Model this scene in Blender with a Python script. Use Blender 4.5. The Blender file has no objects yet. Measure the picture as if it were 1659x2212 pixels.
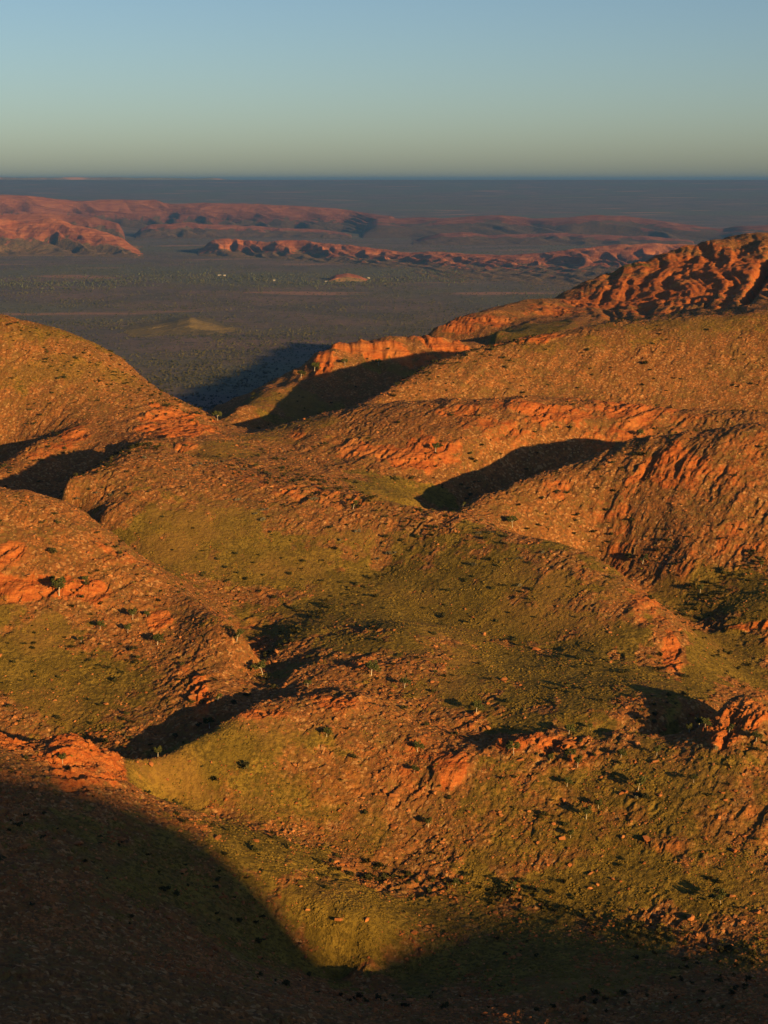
import bpy, math, random
import numpy as np
from mathutils import Vector, Matrix

random.seed(7)
RNG = np.random.default_rng(7)
C = bpy.context.scene.collection
SC = bpy.context.scene

# ------------------------------------------------------------------ camera
CZ = 600.0                                   # height of the lookout above the plain
PITCH = math.radians(11.40)
FPX, PCX, PCY = 3562.0, 829.5, 1106.0        # the photograph measured at 1659 x 2212
cam_data = bpy.data.cameras.new('camera')
cam = bpy.data.objects.new('camera', cam_data)
C.objects.link(cam)
cam.location = (0, 0, CZ)
cam.rotation_euler = (math.pi / 2 - PITCH, 0, 0)
cam_data.sensor_fit = 'VERTICAL'
cam_data.sensor_height = 36.0
cam_data.lens = 36.0 * FPX / 2212.0
cam_data.clip_start = 1.0
cam_data.clip_end = 400000.0
SC.camera = cam

# ------------------------------------------------------------------ sky, sun, exposure
SUN_EL = math.radians(10.5)
SUN_A = math.radians(40.0)                   # light travels forward and this far to the left
SUN_H = np.array([math.sin(SUN_A), -math.cos(SUN_A)])          # horizontal direction towards the sun
SUN_V = Vector((SUN_H[0] * math.cos(SUN_EL), SUN_H[1] * math.cos(SUN_EL), math.sin(SUN_EL)))
world = bpy.data.worlds.new('World')
SC.world = world
world.use_nodes = True
wn, wl = world.node_tree.nodes, world.node_tree.links
for n in list(wn): wn.remove(n)
sky = wn.new('ShaderNodeTexSky')
sky.sky_type = 'NISHITA'
sky.sun_disc = False
sky.sun_elevation = SUN_EL
sky.sun_rotation = math.atan2(SUN_H[0], SUN_H[1])
sky.altitude = 1300
sky.air_density = 0.95
sky.dust_density = 2.3
sky.ozone_density = 2.2
bg = wn.new('ShaderNodeBackground')
bg.inputs['Strength'].default_value = 0.054
wo = wn.new('ShaderNodeOutputWorld')
wl.new(sky.outputs[0], bg.inputs[0])
wl.new(bg.outputs[0], wo.inputs[0])

sl = bpy.data.lights.new('sun', 'SUN')
sl.energy = 5.0
sl.angle = math.radians(0.53)
sl.color = (1.0, 0.60, 0.19)
sun = bpy.data.objects.new('sun', sl)
C.objects.link(sun)
sun.rotation_euler = SUN_V.to_track_quat('Z', 'Y').to_euler()
sun.location = (0, 0, CZ + 500)

SC.view_settings.view_transform = 'Standard'
SC.view_settings.look = 'None'
SC.view_settings.gamma = 1.0
SC.view_settings.use_curve_mapping = False
SC.view_settings.exposure = 0.95
SC.cycles.use_denoising = True
try: SC.cycles.denoiser = 'OPENIMAGEDENOISE'
except Exception: pass
SC.cycles.max_bounces = 5
SC.cycles.diffuse_bounces = 0
SC.cycles.volume_bounces = 0
SC.cycles.caustics_reflective = False
SC.cycles.caustics_refractive = False

# ------------------------------------------------------------------ numbers: rays, noise
def ray(px, py):
    """azimuth and tan(elevation) of a point measured in the photograph"""
    dx = (np.asarray(px, float) - PCX) / FPX
    dy = (np.asarray(py, float) - PCY) / FPX
    X = dx
    Y = math.cos(PITCH) - dy * math.sin(PITCH)
    Z = -math.sin(PITCH) - dy * math.cos(PITCH)
    return np.arctan2(X, Y), Z / np.hypot(X, Y)

_perm = np.random.default_rng(11).permutation(512).astype(np.int64)
_perm = np.concatenate([_perm, _perm, _perm])
_ga = np.random.default_rng(5).uniform(0, 2 * np.pi, 512)
_gx, _gy = np.cos(_ga), np.sin(_ga)
_rv = np.random.default_rng(6).uniform(0, 1, 512)
def perlin(x, y, seed=0):
    x = x + seed * 37.17; y = y + seed * 91.73
    xi = np.floor(x).astype(np.int64); yi = np.floor(y).astype(np.int64)
    xf = x - xi; yf = y - yi
    u = xf * xf * xf * (xf * (xf * 6 - 15) + 10); v = yf * yf * yf * (yf * (yf * 6 - 15) + 10)
    xi &= 511; yi &= 511; x1 = (xi + 1) & 511; y1 = (yi + 1) & 511
    def g(a, b, fx, fy):
        h = _perm[_perm[a] + b]
        return _gx[h] * fx + _gy[h] * fy
    n00 = g(xi, yi, xf, yf); n10 = g(x1, yi, xf - 1, yf)
    n01 = g(xi, y1, xf, yf - 1); n11 = g(x1, y1, xf - 1, yf - 1)
    a = n00 + u * (n10 - n00); b = n01 + u * (n11 - n01)
    return (a + v * (b - a)) * 1.5
def fbm(x, y, scale, octv=4, seed=0, gain=0.5):
    r = 0; a = 1; f = 1 / scale
    for i in range(octv):
        r = r + a * perlin(x * f, y * f, seed + i * 3.1); a *= gain; f *= 2.03
    return r
def ridged(x, y, scale, octv=3, seed=0, gain=0.5):
    r = 0; a = 1; f = 1 / scale
    for i in range(octv):
        r = r + a * (1 - np.abs(perlin(x * f, y * f, seed + i * 5.3)) * 2); a *= gain; f *= 2.1
    return r
def blocks(x, y, scale, seed=0):
    """cellular blocks: a random level for each cell (0..1) and the distance to the cell's centre"""
    x = x / scale + seed * 13.7; y = y / scale + seed * 7.9
    xi = np.floor(x).astype(np.int64); yi = np.floor(y).astype(np.int64)
    best = np.full(x.shape, 9.0); lev = np.zeros(x.shape)
    for ox in (-1, 0, 1):
        for oy in (-1, 0, 1):
            a = xi + ox; b = yi + oy
            h = _perm[_perm[a & 511] + (b & 511)]
            h2 = _perm[h + 17]; h3 = _perm[h + 101]
            d = (a + _rv[h] - x) ** 2 + (b + _rv[h2] - y) ** 2
            m = d < best
            best = np.where(m, d, best); lev = np.where(m, _rv[h3], lev)
    return lev, np.sqrt(best)
def smooth(a, b, x):
    t = np.clip((x - a) / (b - a), 0, 1)
    return t * t * (3 - 2 * t)

# ------------------------------------------------------------------ the land: crest lines and valley lines
# each line: (landform, [(px, py, metres away), ...]) read off the photograph;  hidden: (px, metres away, height below lookout)
LINES = [
 ('near_slope', [(0,2212,338),(400,2212,362),(830,2212,396),(1250,2212,414),(1659,2212,406)]),
 ('near_slope', [(0,1900,432),(200,1900,452),(330,1850,485)]),
 ('near_slope', [(0,1585,560),(60,1618,556),(95,1596,562),(150,1588,565),(220,1625,560),(262,1675,550),(310,1712,544),(400,1745,538),
                 (520,1788,530),(640,1830,525),(720,1865,520),(800,1893,520)]),
 ('near_slope', [(800,1893,520),(900,1908,520),(1060,1928,517),(1200,1952,510),(1350,2000,495),(1500,2040,485),(1659,2075,475)]),
 ('near_slope', [(500,1852,498),(600,1950,482),(660,2030,473),(735,2105,465)]),
 ('near_slope', [(790,2105,460),(850,2090,466),(1000,2065,470),(1300,2110,450),(1659,2150,434)]),
 ('near_slope', [(690,1950,481),(740,1985,474),(800,2010,471)]),
 # centre knoll
 ('knoll', [(275,1650,562),(350,1630,572),(440,1590,582),(500,1548,598),(560,1515,609),(640,1500,616),(720,1488,621),(780,1490,620),
            (850,1520,611),(900,1570,597),(950,1620,582),(985,1655,571)]),
 ('knoll', [(985,1655,570),(960,1720,560),(905,1800,545),(840,1865,530)]),
 # right shoulder with the trees on its crest
 ('shoulder', [(1015,1615,580),(1060,1608,584),(1120,1590,589),(1200,1575,596),(1260,1570,598),(1330,1583,594),(1420,1588,594),
               (1480,1580,596),(1540,1545,600),(1590,1505,607),(1650,1499,608),(1720,1560,598),(1800,1640,585)]),
 # left rubble hill
 ('rubble_hill', [(0,1056,803),(60,1060,801),(140,1080,796),(190,1110,790),(240,1150,775),(300,1200,756),(345,1240,740),(400,1275,728),
                  (450,1310,708),(500,1340,692),(535,1385,676)]),
 ('rubble_hill', [(345,1240,740),(375,1340,702),(420,1430,662),(470,1512,624)]),
 ('rubble_hill', [(0,1565,630),(150,1575,624),(260,1640,592)]),
 ('rubble_hill', [(250,1450,664),(300,1560,620),(330,1610,598)]),
 ('rubble_hill', [(0,1290,716),(100,1290,716)]),
 # olive hill: lower edge, gullies, crest
 ('olive_hill', [(1050,1590,597),(1200,1556,602),(1330,1563,603),(1410,1567,605),(1470,1545,618),(1530,1520,630)]),
 ('olive_hill', [(230,1108,845),(400,1230,792),(520,1372,722),(562,1440,672),(562,1500,635),(530,1530,613)]),
 ('olive_hill', [(830,1230,796),(740,1290,764),(640,1368,708),(575,1425,680)]),
 ('olive_hill', [(900,1350,700),(820,1400,675),(720,1420,664),(640,1455,647)]),
 ('olive_hill', [(130,1062,880),(200,1012,915),(260,975,945),(315,955,960),(400,985,935),(500,1005,925),(700,1042,890),(850,1085,850),(920,1103,838),
                 (985,1112,833),(1100,1150,812),(1240,1182,796),(1320,1222,778),(1400,1300,745),(1460,1380,712),(1472,1440,692)]),
 ('olive_hill', [(1472,1440,692),(1530,1500,660)]),
 ('olive_hill', [(900,1330,740),(1200,1400,705)]),
 # right ridge and the green hollow in front of it
 ('right_ridge', [(1290,1200,862),(1400,1275,828),(1500,1335,800),(1580,1420,748),(1659,1500,705)]),
 ('right_ridge', [(985,1104,868),(1040,1070,885),(1100,1045,900),(1200,1010,920),(1300,970,934),(1380,945,940),(1450,935,940),(1550,920,938),(1659,910,932)]),
 ('right_ridge', [(1659,1200,838),(1560,1270,818),(1490,1325,803)]),
 ('right_ridge', [(1659,1285,800),(1580,1325,792)]),
 ('right_ridge', [(1440,1120,868),(1490,1230,832)]),
 # the bowl with red rock behind the ridge
 ('red_bowl', [(475,908,1100),(520,936,1072),(600,916,1066),(700,892,1070),(800,872,1074),(870,865,1075),(1040,862,1076),(1160,856,1078),(1250,860,1078),
               (1400,872,1072),(1500,882,1070),(1659,892,1062)]),
 ('red_bowl', [(600,960,1010),(720,1010,955),(850,1060,905),(940,1092,890)]),
 ('red_bowl', [(480,985,960),(400,950,990)]),
 ('red_bowl', [(1000,960,990),(1250,905,1035)]),
 # the long smooth hill
 ('long_hill', [(800,871,1098),(870,822,1138),(930,782,1168),(1050,745,1200),(1200,715,1222),(1330,696,1236),(1480,685,1243),(1659,675,1240)]),
 # cliff hill in front of the plain
 ('cliff_hill', [(480,902,1180),(540,870,1232),(600,832,1282),(650,820,1308),(664,806,1322),(690,766,1340),(740,741,1370),(820,728,1400),(960,725,1420),(1020,739,1440)]),
 ('cliff_hill', [(700,795,1318),(800,792,1340),(900,785,1360),(1000,765,1390)]),
 ('cliff_hill', [(930,716,1650),(1000,686,1700),(1050,668,1750),(1090,662,1780),(1120,655,1800),(1200,645,1850)]),
 ('cliff_hill', [(1060,722,1560),(1150,712,1570),(1250,690,1610)]),
 ('cliff_hill', [(1060,696,1650),(1140,682,1690),(1240,673,1720),(1300,657,1780)]),
 # red mountain on the right
 ('red_mountain', [(1200,642,1890),(1300,592,2000),(1400,560,2090),(1500,530,2150),(1600,511,2200),(1659,503,2210)]),
 ('red_mountain', [(1250,660,1790),(1310,640,1840),(1450,603,1890),(1600,583,1890),(1659,579,1890)]),
 ('red_mountain', [(1330,605,1950),(1450,563,2030),(1600,532,2080),(1659,524,2090)]),
 ('red_mountain', [(1330,692,1640),(1450,683,1600),(1659,668,1540)]),
 # left hill
 ('left_hill', [(0,678,1200),(60,690,1198),(150,716,1190),(220,750,1180),(270,780,1170),(297,804,1160),(340,840,1145),(400,870,1125),(440,890,1112),(466,910,1100)]),
 ('left_hill', [(0,1012,1000),(45,985,1018),(90,948,1040),(135,955,1034),(210,1002,1000)]),
 ('left_hill', [(300,955,985),(380,1000,960)]),
]
HIDDEN = [
 # (landform, [(px, distance, z)])
 ('near_slope', [(-600,60,-44),(0,60,-44),(829,60,-44),(1700,60,-44),(2300,60,-44)]),
 ('near_slope', [(-600,150,-104),(0,150,-106),(829,150,-122),(1700,150,-126),(2300,150,-126)]),
 ('near_slope', [(-600,250,-152),(0,250,-158),(829,250,-190),(1700,250,-200),(2300,250,-200)]),
 ('rubble_hill', [(-400,590,-216),(0,592,-216),(150,594,-217),(240,585,-218)]),
 ('knoll', [(320,556,-218),(420,552,-219),(540,547,-221),(650,541,-224),(720,535,-226)]),
 ('knoll', [(330,581,-211),(440,590,-205.5),(520,607,-202),(640,626,-198.5),(740,629,-198),(830,620,-199),(920,602,-204.5)]),
 ('shoulder', [(1040,588,-207),(1120,593,-204),(1250,599,-203.5),(1400,600,-205),(1470,610,-208),(1560,620,-209),(1659,620,-209),(2000,620,-207)]),
 ('rubble_hill', [(-400,900,-190),(0,900,-190),(60,898,-189),(120,880,-186),(180,840,-180),(300,790,-185)]),
 ('olive_hill', [(160,945,-181),(240,985,-176)]),
 ('left_hill', [(-400,1070,-186),(-100,1070,-186),(0,1068,-184),(30,1070,-178)]),
 ('right_ridge', [(1180,845,-197),(1260,842,-203)]),
 ('red_bowl', [(880,872,-186),(985,905,-192),(1060,945,-190),(1150,980,-185),(1300,1000,-174),(1450,1000,-170),(1659,995,-166),(2000,995,-163)]),
 ('long_hill', [(850,1096,-154),(1000,1108,-153),(1160,1114,-154),(1300,1114,-152),(1500,1114,-158),(1659,1110,-158),(2000,1110,-158)]),
 ('cliff_hill', [(560,1140,-186),(650,1165,-186),(750,1190,-184),(850,1220,-182),(950,1270,-178)]),
 ('long_hill', [(1050,1300,-155),(1200,1330,-150),(1400,1340,-145),(1659,1340,-142),(2000,1340,-142)]),
 ('cliff_hill', [(950,1530,-190),(1030,1560,-185)]),
 ('red_mountain', [(1200,1450,-160),(1400,1440,-150),(1659,1430,-142),(2000,1430,-140)]),
 ('left_hill', [(-600,1340,-150),(-200,1340,-145),(0,1340,-140),(150,1330,-150),(300,1270,-190),(400,1220,-205),(466,1200,-200)]),
 ('red_mountain', [(1230,2060,-165),(1300,2120,-150),(1400,2200,-130),(1500,2270,-115),(1600,2320,-105),(1659,2330,-102),(2000,2330,-102)]),
 ('plain_edge', [(-600,1700,-330),(0,1700,-330),(250,1600,-330),(420,1500,-310),(560,1560,-310),(700,1650,-300),(850,1750,-290),(950,1950,-290)]),
 ('plain_edge', [(-600,2400,-540),(0,2400,-540),(400,2300,-540),(700,2350,-520),(900,2450,-500),(1050,2250,-330),(1200,2350,-310),(1350,2500,-300),(1500,2650,-290),(1659,2700,-280)]),
 ('plain_edge', [(-600,3300,-608),(0,3300,-608),(400,3200,-608),(700,3200,-606),(1000,3200,-590),(1200,3200,-560),(1400,3300,-560),(1659,3400,-560)]),
 ('plain_edge', [(-600,4300,-615),(0,4300,-615),(400,4300,-615),(800,4300,-615),(1200,4300,-615),(1659,4300,-615)]),
]
PT, PZ, PL = [], [], []
NAMES = []
def _add(name, az, r, z):
    if name not in NAMES: NAMES.append(name)
    PT.append((az, math.log(r))); PZ.append(z); PL.append(NAMES.index(name))
def _dense(name, P):
    for (a, b) in zip(P[:-1], P[1:]):
        d = math.hypot(b[0] - a[0], math.log(b[1] / a[1]))
        n = max(1, int(d / 0.012))
        for i in range(n):
            t = i / n
            _add(name, a[0] + t * (b[0] - a[0]), a[1] * (b[1] / a[1]) ** t, a[2] + t * (b[2] - a[2]))
    _add(name, *P[-1])
def _extend(P):
    # a line that runs out of the frame goes on beyond it at the same level
    L = math.radians(13.5); F = math.radians(20.5)
    if P[0][0] < -math.radians(12.9): P = [(-F, P[0][1], P[0][2])] + P
    if P[-1][0] > math.radians(12.9): P = P + [(F, P[-1][1], P[-1][2])]
    if P[0][0] > math.radians(12.9): P = [(F, P[0][1], P[0][2])] + P
    return P
for name, pts in LINES:
    P = []
    for px, py, r in pts:
        az, te = ray(px, py)
        P.append((float(az), r, float(te) * r))
    _dense(name, _extend(P))
for name, pts in HIDDEN:
    P = [(math.atan2((px - PCX) / FPX, math.cos(PITCH)), r, z) for px, r, z in pts]
    _dense(name, _extend(P))
PT = np.array(PT); PZ = np.array(PZ); PL = np.array(PL)
_, keep = np.unique(np.round(PT / 0.0025).astype(int), axis=0, return_index=True)
PT, PZ, PL = PT[keep], PZ[keep], PL[keep]
# multiquadric surface through all the lines
CC = 0.0035
def _phi(d2): return np.sqrt(d2 + CC * CC)
n = len(PT)
d2 = ((PT[:, None, :] - PT[None, :, :]) ** 2).sum(-1)
A = np.zeros((n + 3, n + 3)); A[:n, :n] = -_phi(d2) ; A[np.arange(n), np.arange(n)] += 0.0006
Q = np.column_stack([np.ones(n), PT]); A[:n, n:] = Q; A[n:, :n] = Q.T
W = np.linalg.solve(A, np.concatenate([PZ, np.zeros(3)]))

# grid of the near land: a fan whose cells are about one metre where the photograph looks closest
FAN = math.radians(20.0); FIN = math.radians(13.9)
AZ = np.concatenate([np.linspace(-FAN, -FIN, 60, endpoint=False), np.linspace(-FIN, FIN, 790, endpoint=False), np.linspace(FIN, FAN, 61)])
RR = np.concatenate([np.arange(60, 250, 8.0), np.arange(250, 330, 2.5), np.arange(330, 480, 1.0), np.arange(480, 700, 0.6), np.arange(700, 950, 0.95),
                     np.arange(950, 1250, 1.5), np.arange(1250, 1450, 2.2), np.arange(1450, 2260, 4.0), np.arange(2260, 4200, 45.0)])
NA, NR = len(AZ), len(RR)
# coarse evaluation, then cubic-ish upsampling
ca = np.linspace(-FAN, FAN, 330); cl = np.linspace(math.log(60), math.log(4200), 620)
GA, GL = np.meshgrid(ca, cl)
G = np.column_stack([GA.ravel(), GL.ravel()])
ZC = np.zeros(len(G)); LC = np.zeros(len(G), int)
for s in range(0, len(G), 8000):
    g = G[s:s + 8000]
    dd = ((g[:, None, 0] - PT[None, :, 0]) ** 2 + (g[:, None, 1] - PT[None, :, 1]) ** 2)
    ZC[s:s + 8000] = -_phi(dd) @ W[:n] + W[n] + g @ W[n + 1:]
    LC[s:s + 8000] = PL[dd.argmin(1)]
ZC = ZC.reshape(GA.shape); LC = LC.reshape(GA.shape)
def base_z(az, r):
    """height of the broad land (relative to the lookout) by bilinear lookup"""
    fa = np.clip((az + FAN) / (2 * FAN) * (len(ca) - 1), 0, len(ca) - 1.001)
    fl = np.clip((np.log(r) - cl[0]) / (cl[-1] - cl[0]) * (len(cl) - 1), 0, len(cl) - 1.001)
    ia = fa.astype(int); il = fl.astype(int); ta = fa - ia; tl = fl - il
    def cub(p0, p1, p2, p3, t):
        return p1 + 0.5 * t * (p2 - p0 + t * (2 * p0 - 5 * p1 + 4 * p2 - p3 + t * (3 * (p1 - p2) + p3 - p0)))
    rows = []
    for k in (-1, 0, 1, 2):
        i = np.clip(il + k, 0, len(cl) - 1)
        c = [ZC[i, np.clip(ia + m, 0, len(ca) - 1)] for m in (-1, 0, 1, 2)]
        rows.append(cub(*c, ta))
    return cub(*rows, tl)
def land_of(az, r):
    ia = np.clip(np.rint((az + FAN) / (2 * FAN) * (len(ca) - 1)), 0, len(ca) - 1).astype(int)
    il = np.clip(np.rint((np.log(r) - cl[0]) / (cl[-1] - cl[0]) * (len(cl) - 1)), 0, len(cl) - 1).astype(int)
    return LC[il, ia]
RM = np.geomspace(300, 4200, 4000)
def hit(px, py, zfun=base_z):
    """where the sight line through (px, py) meets the land: x, y, z, r"""
    az, te = ray(px, py)
    z = zfun(np.full(RM.shape, float(az)), RM)
    k = np.argmax(z >= te * RM)
    if not (z[k] >= te * RM[k]): return None
    r = RM[k]
    return np.array([r * math.sin(az), r * math.cos(az), z[k], r])

# ------------------------------------------------------------------ what the ground is made of: patches read off the photograph, laid out on the land
ROCK = [(820,752,140,28,1.2),(700,785,25,28,1.2),(960,745,60,18,1.1),(1030,692,90,22,1.0),(1200,670,60,14,.8),(1100,735,120,8,.9),
 (1500,600,170,60,1.5),(1380,630,80,40,1.3),(1620,590,90,70,1.5),(1300,650,80,25,1.0),(390,925,75,32,1.2),(270,780,40,18,.8),(165,938,35,20,.9),(90,975,60,22,.6),(400,965,30,12,.9),
 (880,985,85,38,1.1),(760,965,40,18,.8),(1060,920,80,25,.7),(1180,885,130,20,.9),(1350,885,110,18,.8),(1480,900,60,12,.7),(1000,885,60,12,.7),(640,935,30,10,.7),
 (1430,1012,95,35,.85),(1550,1040,110,40,.5),(1600,960,60,30,.6),(1200,1060,50,18,.7),(1300,1110,40,20,.5),(1590,1160,60,40,.6),(1480,1210,25,45,.5),
 (1450,1405,22,45,1.3),(1395,1300,50,50,.6),(1340,1230,40,22,.6),
 (90,1272,100,26,1.2),(20,1200,40,30,.9),(200,1290,40,20,.8),(340,1345,26,18,1.3),(430,1500,26,50,.8),(390,1430,30,30,.6),(260,1210,60,30,.5),
 (20,1605,50,18,1.3),(180,1612,60,26,1.4),(235,1640,26,24,1.4),(120,1640,80,14,1.0),(720,1515,60,20,.9),(560,1545,60,14,.9),(790,1430,50,22,.6),(540,1385,50,26,.7),
 (1150,1605,120,18,.9),(1240,1640,90,20,.5),(1590,1545,70,36,1.2),(1560,1600,40,20,1.0),(1620,1352,50,8,1.3),(970,1650,40,35,.9),(900,1620,60,30,.6),
 (720,1690,60,30,.5),(1600,1780,100,40,.5),(1450,1830,50,20,.6),(1350,1760,40,20,.4),(1000,1560,60,25,.6),(880,1690,60,40,.45),(760,1900,60,35,.5),
 (640,1060,70,20,.5),(740,1075,60,18,.7),(560,1040,60,18,.5),(900,1110,40,12,.4),(1180,1730,60,30,.4)]
GRASS = [(900,1330,330,100,1.0),(430,1170,190,70,1.0),(620,1230,160,60,.8),(1200,1450,230,110,1.1),(1570,1425,90,45,1.2),(1500,1490,40,30,1.0),(1350,1270,70,60,.3),
 (50,1430,120,110,.9),(200,1500,140,80,.7),(330,1180,60,40,.8),(420,1640,130,50,.8),(560,1600,120,40,.6),(620,1720,140,60,.5),
 (740,1950,130,80,1.2),(560,1830,120,50,1.0),(400,1900,300,120,.5),(1400,1750,250,150,.55),(1150,1760,140,110,.5),(1300,1910,260,60,.9),(1560,1930,130,80,.7),(800,1800,80,60,.4),(1100,2050,500,90,.6),
 (850,1062,90,26,.8),(950,1080,60,20,1.0),(620,930,120,25,.4),(640,880,130,40,.6),(880,800,100,18,.6),(1150,712,85,14,1.0),(1500,1290,90,45,.6),(1620,1290,60,60,.8),
 (150,720,160,22,.42),(120,800,200,25,.35),(1100,740,300,14,.4),(1480,700,220,14,.4),(1380,575,80,10,.8),(700,735,40,8,.7),(400,850,60,20,.4),(480,970,60,25,.5)]
def lay(patches):
    out = []
    for px, py, rx, ry, w in patches:
        p = hit(px, py)
        if p is None: continue
        q = [hit(px + rx, py), hit(px - rx, py), hit(px, py + ry), hit(px, py - ry)]
        ex = np.array([p[3] / FPX * rx, 0.0])
        dr = [abs(k[3] - p[3]) for k in q[2:] if k is not None and abs(k[3] - p[3]) < 0.12 * p[3]]
        dr = max(np.mean(dr) if dr else 0.0, p[3] / FPX * ry * 1.6)
        az = math.atan2(p[0], p[1])
        out.append((p[0], p[1], az, ex[0], dr, w))
    return out
ROCK_W, GRASS_W = lay(ROCK), lay(GRASS)
def field(patches, x, y, wob):
    f = np.zeros(x.shape)
    for cx, cy, az, rx, rr, w in patches:
        dx = x - cx; dy = y - cy
        a = (dx * math.cos(az) - dy * math.sin(az)) / rx; b = (dx * math.sin(az) + dy * math.cos(az)) / rr
        m = (np.abs(a) < 2.2) & (np.abs(b) < 2.2)
        if not m.any(): continue
        q = np.sqrt(a[m] ** 2 + b[m] ** 2) + wob[m]
        f[m] = np.maximum(f[m], 1.1 * w * smooth(1.45, 0.55, q))
    return f

def detail(x, y, z, r):
    """all relief finer than the crest lines; returns z, rock, grass"""
    near = smooth(3000, 2000, r)
    wx = x + 9 * perlin(x / 37, y / 37, 1); wy = y + 9 * perlin(x / 37, y / 37, 2)
    wob = 0.55 * fbm(x, y, 22, 3, 31) + 0.25 * fbm(x, y, 5, 2, 33)
    rock = field(ROCK_W, x, y, wob)
    grass = field(GRASS_W, x, y, wob * 1.3)
    big = smooth(300, 2000, r)
    # gullies and spurs
    g = ridged(wx * 0.85 + wy * 0.3, wy * 0.55 - wx * 0.2, 48, 3, 3) - 1.0
    azd = np.arctan2(x, y)
    fold = smooth(790, 850, r) * smooth(965, 930, r) * smooth(0.08, 0.14, azd)
    amp = 0.70 + 1.1 * big + 0.6 * fold
    z = z + near * (amp * 0.9 * g * (0.5 + 0.5 * np.clip(1 - grass, 0, 1)) + 0.45 * fbm(x, y, 26, 3, 8) + 1.2 * big * fbm(x, y, 120, 3, 9))
    # clefts that run down the big red mountain and the cliff hill
    cm = smooth(1480, 1700, r) * smooth(0.10, 0.15, np.arctan2(x, y)) * smooth(2600, 2300, r)
    cc = x - 0.17 * y + 16 * perlin(x / 90, y / 160, 61)
    top = smooth(2210, 2060, r)
    bil = np.abs(perlin(cc / 44, y / 330, 62)) * 2 + 0.55 * np.abs(perlin(cc / 21, y / 200, 64)) * 2 + 0.22 * np.abs(perlin(cc / 8.0, y / 60, 66)) * 2
    z = z + cm * (0.25 + 0.75 * top) * (3.4 * (np.clip(bil, 0, 1.5) - 0.8) + 1.5 * fbm(x, y * 0.45, 16, 3, 65))
    gap = np.exp(-((np.arctan2(x, y) - 0.222 - (r - 1800) * 0.00004) / 0.0032) ** 2) * smooth(1560, 1700, r) * smooth(2120, 1950, r)
    z = z - 12.0 * gap
    cm2 = smooth(1250, 1300, r) * smooth(1480, 1440, r) * smooth(0.07, 0.04, np.arctan2(x, y))
    z = z + cm2 * 1.6 * (ridged(x, y * 0.3, 20, 2, 63) - 1.0)
    # rock: tilted beds that rise to the right, broken into blocks, with scarps
    ca_, sa_ = math.cos(0.9), math.sin(0.9)
    s = x * ca_ + y * sa_; t = -x * sa_ + y * ca_
    sc = 1 + 0.8 * smooth(1250, 2000, r)
    s = s / sc; t = t / sc
    l1, e1 = blocks(s + 2 * perlin(x / 9, y / 9, 4), t * 2.6 + 2 * perlin(x / 9, y / 9, 5), 9.0, 1)
    l2, e2 = blocks(s, t * 1.8, 3.6, 2)
    l3, e3 = blocks(x, y, 1.6, 3)
    rk = np.clip(rock, 0, 1.3) * (1 - 0.75 * cm)
    beds = np.clip(fbm(s * 0.35, t * 1.7, 14, 3, 12) * 1.2, -1, 1)
    z = z + sc * (rk ** 1.2) * (0.8 * (l1 - 0.4) + 0.55 * (l2 - 0.4) + 0.9 * beds)
    step = 7.0 * sc
    q = (z + 2.5 * fbm(x, y, 30, 2, 14)) / step
    fq = q - np.floor(q)
    z = z + np.clip(rk, 0, 1) * 0.42 * step * (smooth(0.2, 0.85, fq) - fq)
    # rubble: small stones everywhere but in the deep grass
    rub = np.clip(1 - 0.85 * grass, 0.12, 1) * smooth(1800, 900, r)
    z = z + rub * (0.55 * (l3 - 0.4) + 0.95 * (l2 - 0.45) * np.clip(fbm(x, y, 34, 3, 17) * 1.6 + 0.15, 0, 1) + 0.7 * beds * np.clip(fbm(x, y, 55, 2, 18) * 1.8 + 0.3, 0, 1))
    z = z + 0.15 * fbm(x, y, 2.2, 2, 19)
    return z, rock, grass

AG, RG = np.meshgrid(AZ, RR)
X = RG * np.sin(AG); Y = RG * np.cos(AG)
Z, ROCKV, GRASSV = detail(X, Y, base_z(AG, RG), RG)
# lookup of the finished surface
_lr = np.interp
def fine_z(az, r):
    ia = np.clip(np.searchsorted(AZ, az) - 1, 0, NA - 2); ir = np.clip(np.searchsorted(RR, r) - 1, 0, NR - 2)
    ta = np.clip((az - AZ[ia]) / (AZ[ia + 1] - AZ[ia]), 0, 1); tr = np.clip((r - RR[ir]) / (RR[ir + 1] - RR[ir]), 0, 1)
    return ((Z[ir, ia] * (1 - ta) + Z[ir, ia + 1] * ta) * (1 - tr) + (Z[ir + 1, ia] * (1 - ta) + Z[ir + 1, ia + 1] * ta) * tr)
def fine_m(M, az, r):
    ia = np.clip(np.searchsorted(AZ, az) - 1, 0, NA - 2); ir = np.clip(np.searchsorted(RR, r) - 1, 0, NR - 2)
    return M[ir, ia]

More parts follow.
